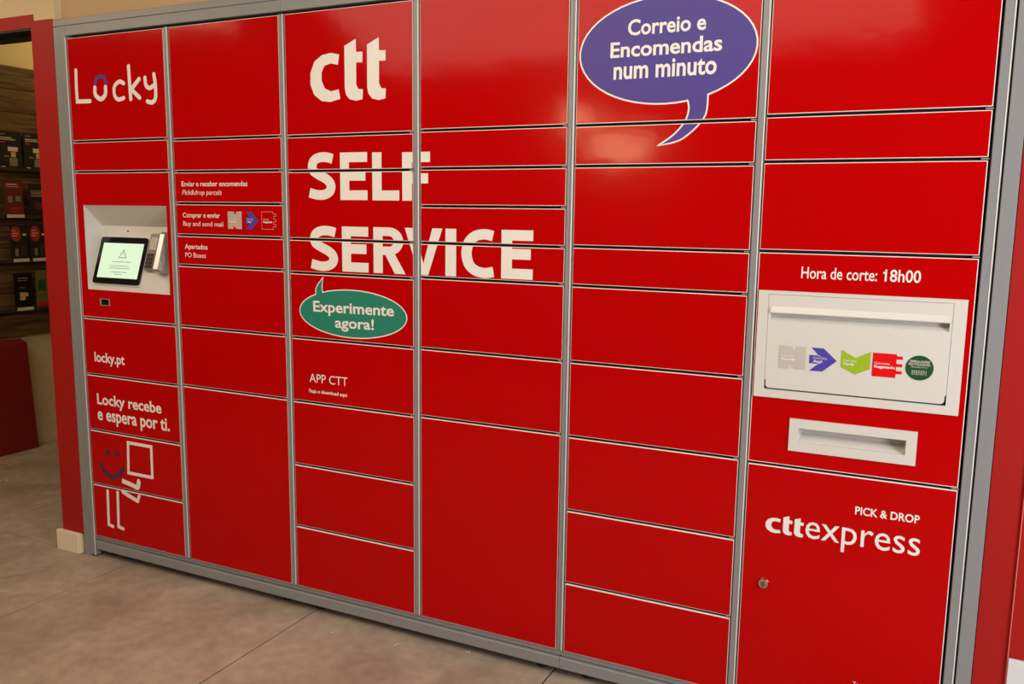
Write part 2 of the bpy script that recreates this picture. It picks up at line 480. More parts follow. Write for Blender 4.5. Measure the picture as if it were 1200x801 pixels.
for k, cab in enumerate(cabs):
    x0, x1 = MX[k]
    bm = bmesh.new()
    for c in (2 * k, 2 * k + 1):
        a = x0 + 0.002 if c % 2 == 0 else (XR[c - 1] + XL[c]) / 2
        b = x1 - 0.002 if c % 2 else (XR[c] + XL[c + 1]) / 2
        zs = [TOP] + SEAMS[c] + [0.0]
        for i in range(len(zs) - 1):
            fy = 0.135 if (c, i) in SPECIAL else 0.024
            box(bm, a, b, fy, 0.50, zs[i + 1], zs[i])
            if i: box(bm, a, b, 0.016, 0.03, zs[i] - 0.0012, zs[i] + 0.0012, mi=1)
            if i:   # latch tongue in the seam
                box(bm, XR[c] - 0.012, XR[c] + 0.004, 0.001, 0.02, zs[i] - 0.0016, zs[i] + 0.0016, mi=2)
    # sides and back
    box(bm, x0 + 0.001, x0 + 0.004, 0.012, 0.50, -0.03, TOP + 0.008, mi=1); box(bm, x1 - 0.004, x1 - 0.001, 0.012, 0.50, -0.03, TOP + 0.008, mi=1)
    link('carcass', bm, [M['steel_dark'], M['steel_dark'], M['steel']], cab)
    # divider between its two columns and half dividers to its neighbours
    posts = [((XR[2 * k] + XL[2 * k + 1]) / 2, 0.0185)]
    if k == 0: posts += [(-0.0215, 0.031), (x1 - 0.0044, 0.0088)]
    if k == 1: posts += [(x0 + 0.0044, 0.0088), (x1 - 0.0044, 0.0088)]
    if k == 2: posts += [(x0 + 0.0044, 0.0088), (3.0362, 0.0225)]
    for px, wd in posts:
        zb = FL + 0.006 if px < 0 or px > 3.02 else 0.0
        zt = 1.9505 if px < 0 else TOP + 0.004
        bm = B(px - wd / 2, px + wd / 2, -0.0030, 0.024, zb, zt, bev=0.0012)
        if not (wd < 0.01 and px > x1 - 0.02): box(bm, px + wd / 2 - 0.0036, px + wd / 2 - 0.0012, -0.0042, -0.0025, zb, TOP + 0.004, bev=0.0005, mi=1)  # pale strip imitates the lit right edge of the post
        link('divider_post', bm, [M['steel'], M['rim']], cab)
    link('top_rail', B(x0 if k else -0.0058, x1, -0.002, 0.05, 1.9155, 1.9505, bev=0.0012), M['steel'], cab)
    # plinth: thin upper strip and the kick rail below it
    a = x0 if k else -0.004; b = x1 if k < 2 else 3.026
    bm = B(a, b, 0.004, 0.03, -0.0100, -0.0030, bev=0.001); box(bm, a, b, 0.0060, 0.03, -0.0210, -0.0112, bev=0.0008)
    box(bm, a, b, 0.0160, 0.03, -0.0242, -0.0210)
    link('plinth_strip', bm, M['steel'], cab)
    bm = B(a, b, -0.004, 0.028, -0.0590, -0.0242, bev=0.0018)
    box(bm, a, b, 0.028, 0.035, -0.0590, -0.0240)
    link('kick_rail', bm, M['steel'], cab)
    for fx in (x0 + 0.075, x1 - 0.075):
        for fy in (0.060, 0.43):
            bm = cyl(bmesh.new(), (fx, fy, FL + 0.008), (0, 0, 1), 0.024, 0.016, 20, 0.019)
            cyl(bm, (fx, fy, (FL + 0.016 - 0.03) / 2), (0, 0, 1), 0.007, -0.03 - (FL + 0.016), 12)
            link('foot', bm, M['rubber'], cab)
    box_ = B(x0 + 0.004, x1 - 0.004, 0.035, 0.50, -0.030, -0.001); box(box_, x0 + 0.004, x1 - 0.004, 0.090, 0.092, FL + 0.002, -0.030); link('base_pan', box_, M['steel_dark'], cab)  # dark flange below the pan added to deepen the shade under the rail

# grey filler frame around the whole bank
fr = empty('filler_frame', (1.5, 0.0, FL), 'thin grey metal filler frame running round the top and sides of the locker bank', 'frame')
link('side_strip', B(-0.0720, -0.0385, -0.002, 0.030, FL, 1.950, bev=0.0012), M['steel'], fr)
link('side_strip', B(3.0512, 3.0840, -0.003, 0.030, FL, 1.950, bev=0.0012), M['steel'], fr)
bm = B(-0.0720, 1.0000, -0.002, 0.030, 1.9515, 1.9750, bev=0.0012)
link('top_strip', bm, M['steel'], fr)
link('top_strip', B(1.0012, 2.0050, -0.002, 0.030, 1.9515, 1.9750, bev=0.0012), M['steel'], fr)
link('top_strip', B(2.0062, 3.0840, -0.002, 0.030, 1.9515, 1.9750, bev=0.0012), M['steel'], fr)

# ------------------------------------------------------------------ recessed terminal
kp = doors[(0, 2)]
A = Vector((0, -0.0, KZ0)); Bt = Vector((0, 0.078, 1.2250)); sdir = (Bt - A).normalized(); nrm = Vector((0, -sdir.z, sdir.y))
YB = 0.078


def K(x, s, o=0.0):
    p = A + sdir * s + nrm * o
    return (x, p.y, p.z)


bm = bmesh.new()
x0, x1 = KX0 + 0.0007, KX1 - 0.0007
poly(bm, [K(x0, 0), K(x1, 0), (x1, YB, 1.225), (x0, YB, 1.225)])                       # sloping console
poly(bm, [(x0, YB, 1.225), (x1, YB, 1.225), (x1, 0, KZ1), (x0, 0, KZ1)])              # hood
poly(bm, [(x0, 0, KZ0), (x0, YB, 1.225), (x0, 0, KZ1)]); poly(bm, [(x1, 0, KZ0), (x1, 0, KZ1), (x1, YB, 1.225)])
for f in bm.faces:
    f.normal_update(); ctr = f.calc_center_median(); inner = Vector((0.25, 0.01, 1.15))
    if f.normal.dot(inner - ctr) < 0: f.normal_flip()
link('console', bm, M['plastic'], kp)


def kbox(bm, xa, xb, sa, sb, oa, ob, mi=0, bev=0):
    b2 = bmesh.new(); box(b2, xa, xb, -ob, -oa, sa, sb, bev=bev, mi=mi)
    # local (x, y, z) = (x, -offset, s)
    for v in b2.verts: v.co = Vector(K(v.co.x, v.co.z, -v.co.y))
    me = bpy.data.meshes.new('tmp'); b2.to_mesh(me); b2.free(); bm.from_mesh(me); bpy.data.meshes.remove(me)
    return bm


def rrect(xa, xb, za, zb, r, n=5):
    out = []
    for cx_, cz_, a0 in ((xb - r, zb - r, 0), (xa + r, zb - r, 90), (xa + r, za + r, 180), (xb - r, za + r, 270)):
        for i in range(n + 1):
            t = math.radians(a0 + 90 * i / n); out.append((cx_ + r * math.cos(t), cz_ + r * math.sin(t)))
    return out


def kprism(bm, pts, oa, ob, mi=0):
    lo = [bm.verts.new(K(x, s, oa)) for x, s in pts]; hi = [bm.verts.new(K(x, s, ob)) for x, s in pts]
    n = len(pts); fs = [bm.faces.new(hi)]
    for i in range(n): fs.append(bm.faces.new([lo[i], lo[(i + 1) % n], hi[(i + 1) % n], hi[i]]))
    for f in fs: f.material_index = mi
    return bm


bm = kprism(bmesh.new(), rrect(0.0600, 0.3070, 0.0250, 0.2050, 0.012), 0.0005, 0.010)
bm = kprism(bm, rrect(0.0640, 0.3030, 0.0290, 0.2010, 0.009), 0.010, 0.0105)
bmesh.ops.recalc_face_normals(bm, faces=bm.faces)
tab = link('tablet', bm, M['black'], kp)
# pale cradle seen round the tablet's edge
bm = kprism(bmesh.new(), rrect(0.0555, 0.3125, 0.0195, 0.2095, 0.014), -0.0005, 0.004); bmesh.ops.recalc_face_normals(bm, faces=bm.faces)
link('cradle', bm, M['plastic'], kp)
bm = bmesh.new(); kprism(bm, [(0.0800, 0.0470), (0.2930, 0.0470), (0.2930, 0.1815), (0.0800, 0.1815)], 0.0100, 0.0108)


def kpoly(bm, pl, o, mi):
    try:
        f = bm.faces.new([bm.verts.new(K(p[0], p[1], o)) for p in pl]); f.material_index = mi
    except ValueError: pass


for pl in stroke([(0.1760, 0.1260), (0.2150, 0.1260), (0.1955, 0.1560)], 0.0022, closed=True): kpoly(bm, pl, 0.0112, 1)
for pl in stroke([(0.1955, 0.1470), (0.1955, 0.1370)], 0.0018): kpoly(bm, pl, 0.0112, 1)
for pl in stroke([(0.1955, 0.1318), (0.1955, 0.1312)], 0.0022): kpoly(bm, pl, 0.0112, 1)
random.seed(3)
for s, a, b in ((0.1085, 0.145, 0.246), (0.0925, 0.136, 0.238), (0.0835, 0.140, 0.245), (0.0690, 0.150, 0.232), (0.0610, 0.172, 0.208)):
    x = a
    while x < b:
        wl = random.uniform(0.006, 0.016); kpoly(bm, [(x, s), (min(b, x + wl), s), (min(b, x + wl), s + 0.0019), (x, s + 0.0019)], 0.0112, 1); x += wl + 0.002
for pl in stroke([(0.2760, 0.1690), (0.2800, 0.1735)], 0.0012): kpoly(bm, pl, 0.0112, 1)
for f in bm.faces:
    f.normal_update()
    if f.material_index == 1 and f.normal.dot(nrm) < 0: f.normal_flip()
scr = link('screen', bm, [M['screen'], M['ink']], kp)
scr['label'] = 'lit pale green screen with a warning triangle'
bm = cyl(bmesh.new(), K(0.1823, 0.2320, 0.001), nrm, 0.0030, 0.003, 16)
link('camera_lens', bm, M['black'], kp)
# payment terminal to the right of the tablet
bm = bmesh.new(); kbox(bm, 0.322, 0.432, 0.082, 0.222, 0.0, 0.018, bev=0.004)
link('card_reader', bm, M['silver'], kp)
bm = bmesh.new(); kbox(bm, 0.334, 0.384, 0.158, 0.206, 0.018, 0.0205, bev=0.001)
link('reader_display', bm, M['grey_print'], kp)
bm = bmesh.new()
for r_ in range(4):
    for c_ in range(4):
        mi = 0
        if c_ == 3: mi = (2, 0, 1, 1)[r_] if r_ else 0
        kbox(bm, 0.330 + c_ * 0.0145, 0.3425 + c_ * 0.0145, 0.134 - r_ * 0.0145, 0.1450 - r_ * 0.0145, 0.018, 0.0225, mi=mi, bev=0.001)
link('keypad', bm, [M['key'], M['keygreen'], M['keyyellow']], kp)
# curved privacy hood at the reader's right side
bm = bmesh.new(); prof = [(0.392, 0.018), (0.396, 0.040), (0.404, 0.052), (0.416, 0.056), (0.430, 0.050), (0.436, 0.030), (0.436, 0.0)]
rows = []
for s in (0.074, 0.080, 0.21, 0.222):
    k = 0.75 if s in (0.074, 0.222) else 1.0
    rows.append([bm.verts.new(K(x, s, o * k)) for x, o in prof])
for a, b in zip(rows[:-1], rows[1:]):
    for i in range(len(prof) - 1): bm.faces.new([a[i], a[i + 1], b[i + 1], b[i]])
bm.faces.new(rows[0]); bm.faces.new(rows[-1])
bmesh.ops.recalc_face_normals(bm, faces=bm.faces)
link('privacy_hood', bm, M['silver'], kp, smooth=False)
# scanner socket under the recess and the slim seam beside it
bm = bmesh.new(); box(bm, 0.100, 0.149, 0.0020, 0.022, 0.9255, 0.9530)
ob = link('scanner_window', bm, M['black'], kp)
bm = bmesh.new()
for a, b, c_, d_ in ((0.0990, 0.1030, 0.9260, 0.9525), (0.1030, 0.150, 0.9260, 0.9285), (0.1455, 0.150, 0.9285, 0.9525), (0.1030, 0.1455, 0.9500, 0.9525)):
    box(bm, a, b, -0.0030, 0.004, c_, d_, bev=0.0008)
link('scanner_bezel', bm, M['steel'], kp)
link('paper_slit', B(0.350, 0.422, -0.0008, 0.001, 0.9625, 0.9645), M['gap'], kp)

# ------------------------------------------------------------------ mail flap and receipt slot
mp = doors[(5, 3)]


def frame_bm(o, i, y0, y1, mi=0, bev=0.0):
    bm = bmesh.new()
    box(bm, o[0], o[1], y0, y1, i[3], o[3], mi=mi, bev=bev); box(bm, o[0], o[1], y0, y1, o[2], i[2], mi=mi, bev=bev)
    box(bm, o[0], i[0], y0, y1, i[2], i[3], mi=mi); box(bm, i[1], o[1], y0, y1, i[2], i[3], mi=mi)
    return bm


def hollow(bm, x0, x1, z0, z1, yf, xa, xb, za, zb, yb, mi=0):
    """sloping walls from a rectangular mouth at y=yf to a smaller floor at y=yb"""
    F = [(x0, yf, z0), (x1, yf, z0), (x1, yf, z1), (x0, yf, z1)]; Q = [(xa, yb, za), (xb, yb, za), (xb, yb, zb), (xa, yb, zb)]
    for i in range(4):
        poly(bm, [F[i], F[(i + 1) % 4], Q[(i + 1) % 4], Q[i]], mi)
    poly(bm, Q, mi)


o = FLAP; fi = (2.5572, 2.9768, 0.8530, 1.0972)
bm = frame_bm(o, fi, -0.0045, 0.016)
fl_frame = link('flap_frame', bm, M['plastic'], mp)
# dark backing round the flap, wide at the foot where the flap stands clear
link('flap_shadow_gap', B(fi[0], fi[1], 0.030, 0.034, fi[2], fi[3]), M['gap'], mp)
gx = (2.5640, 2.9710, 1.0290, 1.0672)
fp = (2.5580, 2.9760, 0.8570, 1.0964)
bm = bmesh.new()
pts = rrect(fp[0] + 0.0028, fp[1] - 0.0028, fp[2], fp[2] + 0.03, 0.009)
low = [p for p in pts if p[1] < fp[2] + 0.0149]
low = sorted(low, key=lambda p: (p[0], -p[1] if p[0] < 2.7 else p[1]))
low = [(fp[0], fp[2] + 0.022), (fp[0] + 0.0028, fp[2] + 0.020)] + low + [(fp[1] - 0.0028, fp[2] + 0.020), (fp[1], fp[2] + 0.022)]
# face below the finger groove (rounded lower corners), above it, and its two ends
Yf, Yb = -0.0050, 0.028
face = [(fp[0], gx[2])] + [(x, z) for x, z in low] + [(fp[1], gx[2])]
poly(bm, [(x, Yf, z) for x, z in face])
for i in range(len(face) - 1):
    (xa, za), (xb, zb) = face[i], face[i + 1]
    poly(bm, [(xa, Yf, za), (xa, Yb, za), (xb, Yb, zb), (xb, Yf, zb)])
poly(bm, [(fp[0], Yf, gx[3]), (fp[1], Yf, gx[3]), (fp[1], Yf, fp[3]), (fp[0], Yf, fp[3])])
poly(bm, [(fp[0], Yf, gx[2]), (gx[0], Yf, gx[2]), (gx[0], Yf, gx[3]), (fp[0], Yf, gx[3])])
poly(bm, [(gx[1], Yf, gx[2]), (fp[1], Yf, gx[2]), (fp[1], Yf, gx[3]), (gx[1], Yf, gx[3])])
poly(bm, [(fp[0], Yf, fp[3]), (fp[1], Yf, fp[3]), (fp[1], Yb, fp[3]), (fp[0], Yb, fp[3])])
poly(bm, [(fp[0], Yf, gx[2]), (fp[0], Yf, fp[3]), (fp[0], Yb, fp[3]), (fp[0], Yb, gx[2])])
poly(bm, [(fp[1], Yf, gx[2]), (fp[1], Yf, fp[3]), (fp[1], Yb, fp[3]), (fp[1], Yb, gx[2])])
# groove: vertical ends, a roof that runs back and a floor that slopes up to meet it
gp = [(Yf, gx[3]), (-0.0105, 1.0530), (-0.0100, 1.0505), (0.0160, 1.0485), (0.0160, 1.0400), (Yf, gx[2])]
for (ya, za), (yb, zb) in zip(gp[:-1], gp[1:]):
    poly(bm, [(gx[0], ya, za), (gx[1], ya, za), (gx[1], yb, zb), (gx[0], yb, zb)])
for gxe in (gx[0], gx[1]):
    poly(bm, [(gxe, y_, z_) for y_, z_ in gp[:3]] + [(gxe, Yf, 1.0496)]); poly(bm, [(gxe, Yf, 1.0496)] + [(gxe, y_, z_) for y_, z_ in gp[3:]])
bmesh.ops.remove_doubles(bm, verts=bm.verts, dist=1e-5); bmesh.ops.recalc_face_normals(bm, faces=bm.faces)
for f in bm.faces:
    f.normal_update()
flap = link('mail_flap', bm, M['plastic'], mp)
# receipt slot plate
si = (2.6477, 2.8990, 0.7228, 0.7592)
bm = frame_bm(PLATE, si, -0.0040, 0.016)
hollow(bm, si[0], si[1], si[2], si[3], 0.004, si[0] + 0.004, si[1] - 0.004, si[2] + 0.016, si[3] - 0.003, 0.040)
link('slot_plate', bm, M['plastic'], mp)
# lock on the tall door below
ld = doors[(5, 4)]
bm = cyl(bmesh.new(), (2.5846, -0.004, 0.3305), (0, -1, 0), 0.0145, 0.008, 28, 0.0120)
cyl(bm, (2.5846, -0.009, 0.3305), (0, -1, 0), 0.0085, 0.004, 20, 0.0080, mi=1)
box(bm, 2.5838, 2.5854, -0.0118, -0.0105, 0.3255, 0.3355, mi=2)
link('lock', bm, [M['chrome'], M['brass'], M['gap']], ld)

# ------------------------------------------------------------------ lettering and marks
W = M['white']
BD = 0.022
# hand drawn name, top left
L = []
L += stroke([(0.0376, 1.7900), (0.0350, 1.7300), (0.0355, 1.6790), (0.0700, 1.6780), (0.1040, 1.6775)], 0.0150)
L += stroke(spline([(0.1335, 1.7235), (0.1340, 1.6990), (0.1600, 1.6825), (0.1850, 1.6960), (0.1885, 1.7235)]), 0.0165)
L += stroke(spline([(0.2820, 1.7317), (0.2610, 1.7385), (0.2350, 1.7230), (0.2330, 1.6935), (0.2506, 1.6770), (0.2790, 1.6810)]), 0.0145)
L += stroke([(0.3108, 1.7888), (0.3120, 1.7300), (0.3140, 1.6755)], 0.0152) + stroke([(0.3600, 1.7420), (0.3190, 1.7090), (0.3590, 1.6780)], 0.0152)
L += stroke(spline([(0.3890, 1.7444), (0.3925, 1.7188), (0.4106, 1.7092), (0.4330, 1.7180)]), 0.0152)
L += stroke(spline([(0.4332, 1.7540), (0.4380, 1.7165), (0.4363, 1.6750), (0.4196, 1.6600), (0.3960, 1.6640)]), 0.0152)
print_on('lettering', [(L, W)], 'white hand drawn lettering')
print_on('accent_mark', [(stroke(spline([(0.1363, 1.7393), (0.1468, 1.7575), (0.1672, 1.7616), (0.1855, 1.7554), (0.1929, 1.7363)]), 0.0135), M['purple'])], 'small purple arch')


def T(s, x0, z0, x1, h, **k):
    mt = k.pop('m', W); lab = k.pop('lab', None); lift = k.pop('lift', 0.0)
    print_on('lettering', [(text_polys(s, x0, z0, x1, h, **k), mt)], lab, lift=lift)


T('locky.pt', 0.049, 0.7075, 0.212, 0.036, bold=BD, ref='l')
T('Locky recebe', 0.0496, 0.5405, 0.3937, 0.040, bold=BD)
T('e espera por ti.', 0.0479, 0.4780, 0.4324, 0.0315, bold=BD, ref='x')
T('Enviar e receber encomendas', 0.5427, 1.3700, 0.8421, 0.0163, bold=0.014)
T('Pick&drop parcels', 0.5443, 1.3407, 0.7272, 0.0163, shear=0.2)
T('Comprar e enviar', 0.5426, 1.2628, 0.7158, 0.0158, bold=0.014)
T('Buy and send mail', 0.5430, 1.2332, 0.7291, 0.0158)
T('Apartados', 0.5466, 1.1532, 0.6535, 0.0163, bold=0.014)
T('PO Boxes', 0.5469, 1.1233, 0.6440, 0.0168)
T('APP CTT', 1.0865, 0.7273, 1.2414, 0.0285)
T('Faça o download aqui', 1.0838, 0.6922, 1.2384, 0.0110, bold=BD)
T('Hora de corte:', 2.6318, 1.1407, 2.8064, 0.0278, bold=0.008)
T('18h00', 2.8235, 1.1411, 2.9019, 0.0278, bold=0.012)
print_on('lettering', [([[(2.8195, 1.1610), (2.8240, 1.1680), (2.8262, 1.1655), (2.8215, 1.1582)]], W)])
T('PICK & DROP', 2.7961, 0.5560, 2.9429, 0.0195, bold=0.020)
T('express', 2.6811, 0.4737, 2.9492, 0.0430, ref='x')
T('Together', 2.8211, 0.1010, 2.8720, 0.0110)

# big block letters
U = lambda pts, x, z, w_, h: [[Vector((x + p[0] * w_, z + p[1] * h)) for p in pl] for pl in pts]


def rect(a, b, c, d):
    return [(a, c), (b, c), (b, d), (a, d)]


def arc(cx_, cz_, rx, rz, a0, a1, n=14):
    return [(cx_ + rx * math.cos(math.radians(a0 + (a1 - a0) * i / n)), cz_ + rz * math.sin(math.radians(a0 + (a1 - a0) * i / n))) for i in range(n + 1)]


def letter(ch, x, z, w_, h, t=0.0345, hb=0.0300):
    tv, th = t / w_, hb / h
    if ch == 'E': P = [rect(0, tv, 0, 1), rect(tv, 1, 0, th), rect(tv, 1, 1 - th, 1), rect(tv, 0.93, 0.5 - th / 2 + .01, 0.5 + th / 2 + .01)]
    elif ch == 'F': P = [rect(0, tv, 0, 1), rect(tv, 1, 1 - th, 1), rect(tv, 0.93, 0.46 - th / 2, 0.46 + th / 2)]
    elif ch == 'L': P = [rect(0, tv, 0, 1), rect(tv, 1, 0, th)]
    elif ch == 'I': P = [rect(0, 1, 0, 1)]
    elif ch == 'V':
        q = tv * 1.02
        P = [[(0, 1), (q, 1), (0.5, 0.24), (0.5, 0), (0.5 - q * .48, 0)], [(0.5, 0), (0.5, 0.24), (1 - q, 1), (1, 1), (0.5 + q * .48, 0)]]
    elif ch == 'R':
        P = [rect(0, tv, 0, 1)]
        rx = 0.50 - tv / 2
        out = [(tv, 1)] + arc(0.50, 0.70, 0.43, 0.30, 90, -90) + [(tv, 0.40)]
        inn = [(tv, 1 - th * .88)] + arc(0.50, 0.70, 0.43 - tv, 0.30 - th * .88, 90, -90) + [(tv, 0.40 + th * .88)]
        for i in range(len(out) - 1): P.append([out[i], out[i + 1], inn[i + 1], inn[i]])
        P.append([(0.36, 0.42), (0.66, 0.44), (1.0, 0.0), (1.0 - tv * 1.15, 0.0)])
    elif ch in 'SC':
        k = t
        if ch == 'S':
            pts = [(0.91, 0.86), (0.70, 0.895), (0.44, 0.895), (0.235, 0.83), (0.165, 0.71), (0.215, 0.61), (0.40, 0.53), (0.62, 0.46), (0.785, 0.375), (0.84, 0.27), (0.77, 0.165), (0.57, 0.105), (0.32, 0.105), (0.05, 0.150)]
        else:
            pts = [(0.93, 0.868), (0.70, 0.900), (0.44, 0.865), (0.245, 0.735), (0.165, 0.50), (0.245, 0.265), (0.44, 0.140), (0.70, 0.100), (0.95, 0.130)]
        wp = [(x + a * w_, z + b * h) for a, b in pts]
        sp_ = spline(wp, 5)
        n = len(sp_); wd = []
        for i in range(n):
            a = sp_[max(0, i - 1)]; b = sp_[min(n - 1, i + 1)]; d = (b - a).normalized()
            wd.append(hb * d.x ** 2 + k * d.y ** 2)
        return stroke(sp_, wd, cap=False)
    return U(P, x, z, w_, h)


for word, rows_ in (('SELF', [(1.0975, 0.1080), (1.2245, 0.1035), (1.3465, 0.0985), (1.4560, 0.0985)]),
                    ('SERVICE', [(1.0995, 0.1125), (1.2278, 0.1010), (1.3482, 0.1185), (1.4642, 0.1330), (1.6080, 0.0370), (1.6610, 0.1150), (1.7955, 0.1010)])):
    P = []
    for ch, (x, w_) in zip(word, rows_):
        if word == 'SELF': z, h = 1.3262 - 0.004 * (x - 1.1), 0.1480 - 0.010 * (x - 1.1)
        else: z, h = 1.1000 + 0.004 * (x - 1.1), 0.1428 - 0.003 * (x - 1.1)
        P += letter(ch, x, z, w_, h)
    print_on('lettering', [(P, W)], 'part of the large white block lettering')

# three letter emblem, large on the third column and small on the bottom right door
EMB = [
    [(1.2275, 1.7690), (1.1950, 1.7755), (1.1621, 1.7714), (1.1325, 1.7540), (1.1157, 1.7200), (1.1150, 1.6830), (1.1290, 1.6521), (1.1570, 1.6325), (1.1919, 1.6280), (1.2300, 1.6359),
     (1.2238, 1.6650), (1.1950, 1.6600), (1.1710, 1.6699), (1.1590, 1.6930), (1.1590, 1.7190), (1.1712, 1.7387), (1.1944, 1.7440), (1.2225, 1.7385)],
    [(1.2476, 1.7930), (1.2907, 1.8110), (1.2912, 1.7724), (1.3150, 1.7715), (1.3140, 1.7405), (1.2910, 1.7410), (1.2905, 1.6760), (1.2985, 1.6625), (1.3153, 1.6605), (1.3133, 1.6310), (1.2894, 1.6275), (1.2654, 1.6331), (1.2520, 1.6466), (1.2472, 1.6660)],
    [(1.3318, 1.7910), (1.3748, 1.8095), (1.3753, 1.7715), (1.3990, 1.7702), (1.3985, 1.7400), (1.3750, 1.7410), (1.3745, 1.6750), (1.3827, 1.6605), (1.3988, 1.6590), (1.3975, 1.6300), (1.3730, 1.6262), (1.3488, 1.6320), (1.3358, 1.6459), (1.3312, 1.6650)]]
print_on('emblem', [(EMB, W)], 'large white three letter emblem')
kx = (2.676 - 2.5810) / (1.3988 - 1.1150); kz = (0.5230 - 0.4725) / (1.8100 - 1.6290)
print_on('emblem', [([[(2.5810 + (x - 1.1150) * kx, 0.4725 + (z - 1.6290) * kz) for x, z in p] for p in EMB], W)], 'small white three letter emblem')


def ell(cx_, cz_, rx, rz, a0, a1, n=48, p=2.0):
    out = []
    for i in range(n + 1):
        t = math.radians(a0 + (a1 - a0) * i / n); c_, s_ = math.cos(t), math.sin(t)
        out.append((cx_ + rx * math.copysign(abs(c_) ** (2 / p), c_), cz_ + rz * math.copysign(abs(s_) ** (2 / p), s_)))
    return out


def ang(cx_, cz_, rx, rz, x, z): return math.degrees(math.atan2((z - cz_) / rz, (x - cx_) / rx))


# purple speech bubble
c0 = (2.2608, 1.7130, 0.2343, 0.1352)
tailp = spline([(2.3265, 1.5835), (2.3300, 1.5600), (2.3207, 1.5305), (2.2920, 1.4980), (2.2515, 1.4715)], 5) + spline([(2.2860, 1.4770), (2.3169, 1.4880), (2.3545, 1.5187), (2.3751, 1.5499), (2.3783, 1.5960)], 5)
aL = ang(*c0, 2.3265, 1.5835); aR = ang(*c0, 2.3783, 1.5960)
out = ell(*c0, aR, aL + 360) + [tuple(v) for v in tailp]
print_on('speech_bubble', [([out], M['purple']), (stroke(out, 0.0042, closed=True), W)], 'purple speech bubble with a white outline')
T('Correio e', 2.1594, 1.7563, 2.3655, 0.0375, bold=BD, lift=0.0008)
T('Encomendas', 2.1128, 1.7026, 2.4084, 0.0370, bold=BD, lift=0.0008)
T('num minuto', 2.1232, 1.6468, 2.3971, 0.0296, bold=BD, ref='x', lift=0.0008)
# teal speech bubble
c1 = (1.2615, 0.9650, 0.2092, 0.0768)
aL = ang(*c1, 1.1180, 1.0220); aR = ang(*c1, 1.1445, 1.0310)
out = ell(*c1, aL, aR + 360) + [(1.1450, 1.0450), (1.1497, 1.0774), (1.1300, 1.0560), (1.1200, 1.0400)]
print_on('speech_bubble', [([out], M['teal']), (stroke(out, 0.0036, closed=True), W)], 'teal speech bubble with a white outline')
T('Experimente', 1.1085, 0.9655, 1.4234, 0.0335, bold=BD, slope=0.010, lift=0.0008)
T('agora!', 1.1956, 0.9180, 1.3478, 0.0325, bold=BD, slope=0.015, lift=0.0008)
# little figure of a smile, a box, arms and legs on the two lowest left doors
ring = lambda x, z, r_: [[(x + r_ * math.cos(k * math.tau / 16), z + r_ * math.sin(k * math.tau / 16)) for k in range(16)]]
print_on('smile_mark', [(ring(0.089, 0.3482, 0.0125) + ring(0.1448, 0.3515, 0.0125) + stroke(spline([(0.0530, 0.2960), (0.0700, 0.2700), (0.1120, 0.2560), (0.1520, 0.2720), (0.1700, 0.2980)]), 0.022), M['navy'])], 'dark smiling mark')
print_on('figure_mark', [(stroke([(0.2075, 0.4050), (0.3310, 0.4050), (0.3290, 0.2850), (0.2020, 0.2850)], 0.0125, closed=True)
                         + stroke(spline([(0.1640, 0.2480), (0.2120, 0.2400), (0.2440, 0.2330), (0.2520, 0.2400), (0.2560, 0.2610)], 4), [0.018] * 17, cap=False)
                         + stroke([(0.2460, 0.2340), (0.2545, 0.2610)], 0.0150)
                         + stroke([(0.1650, 0.2030), (0.2060, 0.1900), (0.2440, 0.1790)], 0.0160) + stroke([(0.2440, 0.1790), (0.2540, 0.2010)], 0.0130)
                         + stroke([(0.0794, 0.1940), (0.0755, 0.0560), (0.0985, 0.0520)], 0.0135) + stroke([(0.1357, 0.1975), (0.1305, 0.0565), (0.1560, 0.0520)], 0.0135), W)], 'pale outline of a box, two arms and two legs')

# mail class signs, small on the second column
def N_shape(x0, x1, z0, z1):
    w_, h = x1 - x0, z1 - z0
    p = [(0, 0), (0, 1), (0.36, 1), (0.50, 0.86), (0.62, 0.90), (0.66, 1), (1, 1), (1, 0), (0.66, 0), (0.52, 0.14), (0.38, 0.10), (0.34, 0)]
    return [[(x0 + a * w_, z0 + b * h) for a, b in [(0, 0), (0, 1), (0.42, 1), (0.58, 0.80), (0.62, 1), (1, 1), (1, 0), (0.60, 0), (0.40, 0.20), (0.38, 0)]]]


def arrow(x0, x1, z0, z1):
    w_, h = x1 - x0, z1 - z0
    S_ = lambda q: [(x0 + a * w_, z0 + b * h) for a, b in q]
    return [S_([(0.06, 1), (0.50, 1), (1, 0.5), (0.62, 0.5), (0.30, 0.72)]), S_([(0.30, 0.28), (0.62, 0.5), (1, 0.5), (0.50, 0), (0.02, 0)]),
            S_([(0.0, 0.68), (0.30, 0.68), (0.62, 0.5), (0.30, 0.32), (0.0, 0.32)])]


def crest(x0, x1, z0, z1):
    w_, h = x1 - x0, z1 - z0
    S_ = lambda q: [(x0 + a * w_, z0 + b * h) for a, b in q]
    return [S_([(0, 1), (0.5, 0.70), (0.5, 0), (0, 0.28)]), S_([(0.5, 0.70), (1, 1), (1, 0.28), (0.5, 0)])]


def notch(x0, x1, z0, z1):
    w_, h = x1 - x0, z1 - z0
    S_ = lambda q: [(x0 + a * w_, z0 + b * h) for a, b in q]
    return [S_([(0, 0), (0.80, 0), (0.80, 1), (0, 1)]), S_([(0.8, 0.78), (1, 0.78), (1, 0.92), (0.8, 0.92)]), S_([(0.8, 0.47), (1, 0.47), (1, 0.60), (0.8, 0.60)]), S_([(0.8, 0.17), (1, 0.17), (1, 0.30), (0.8, 0.30)])]


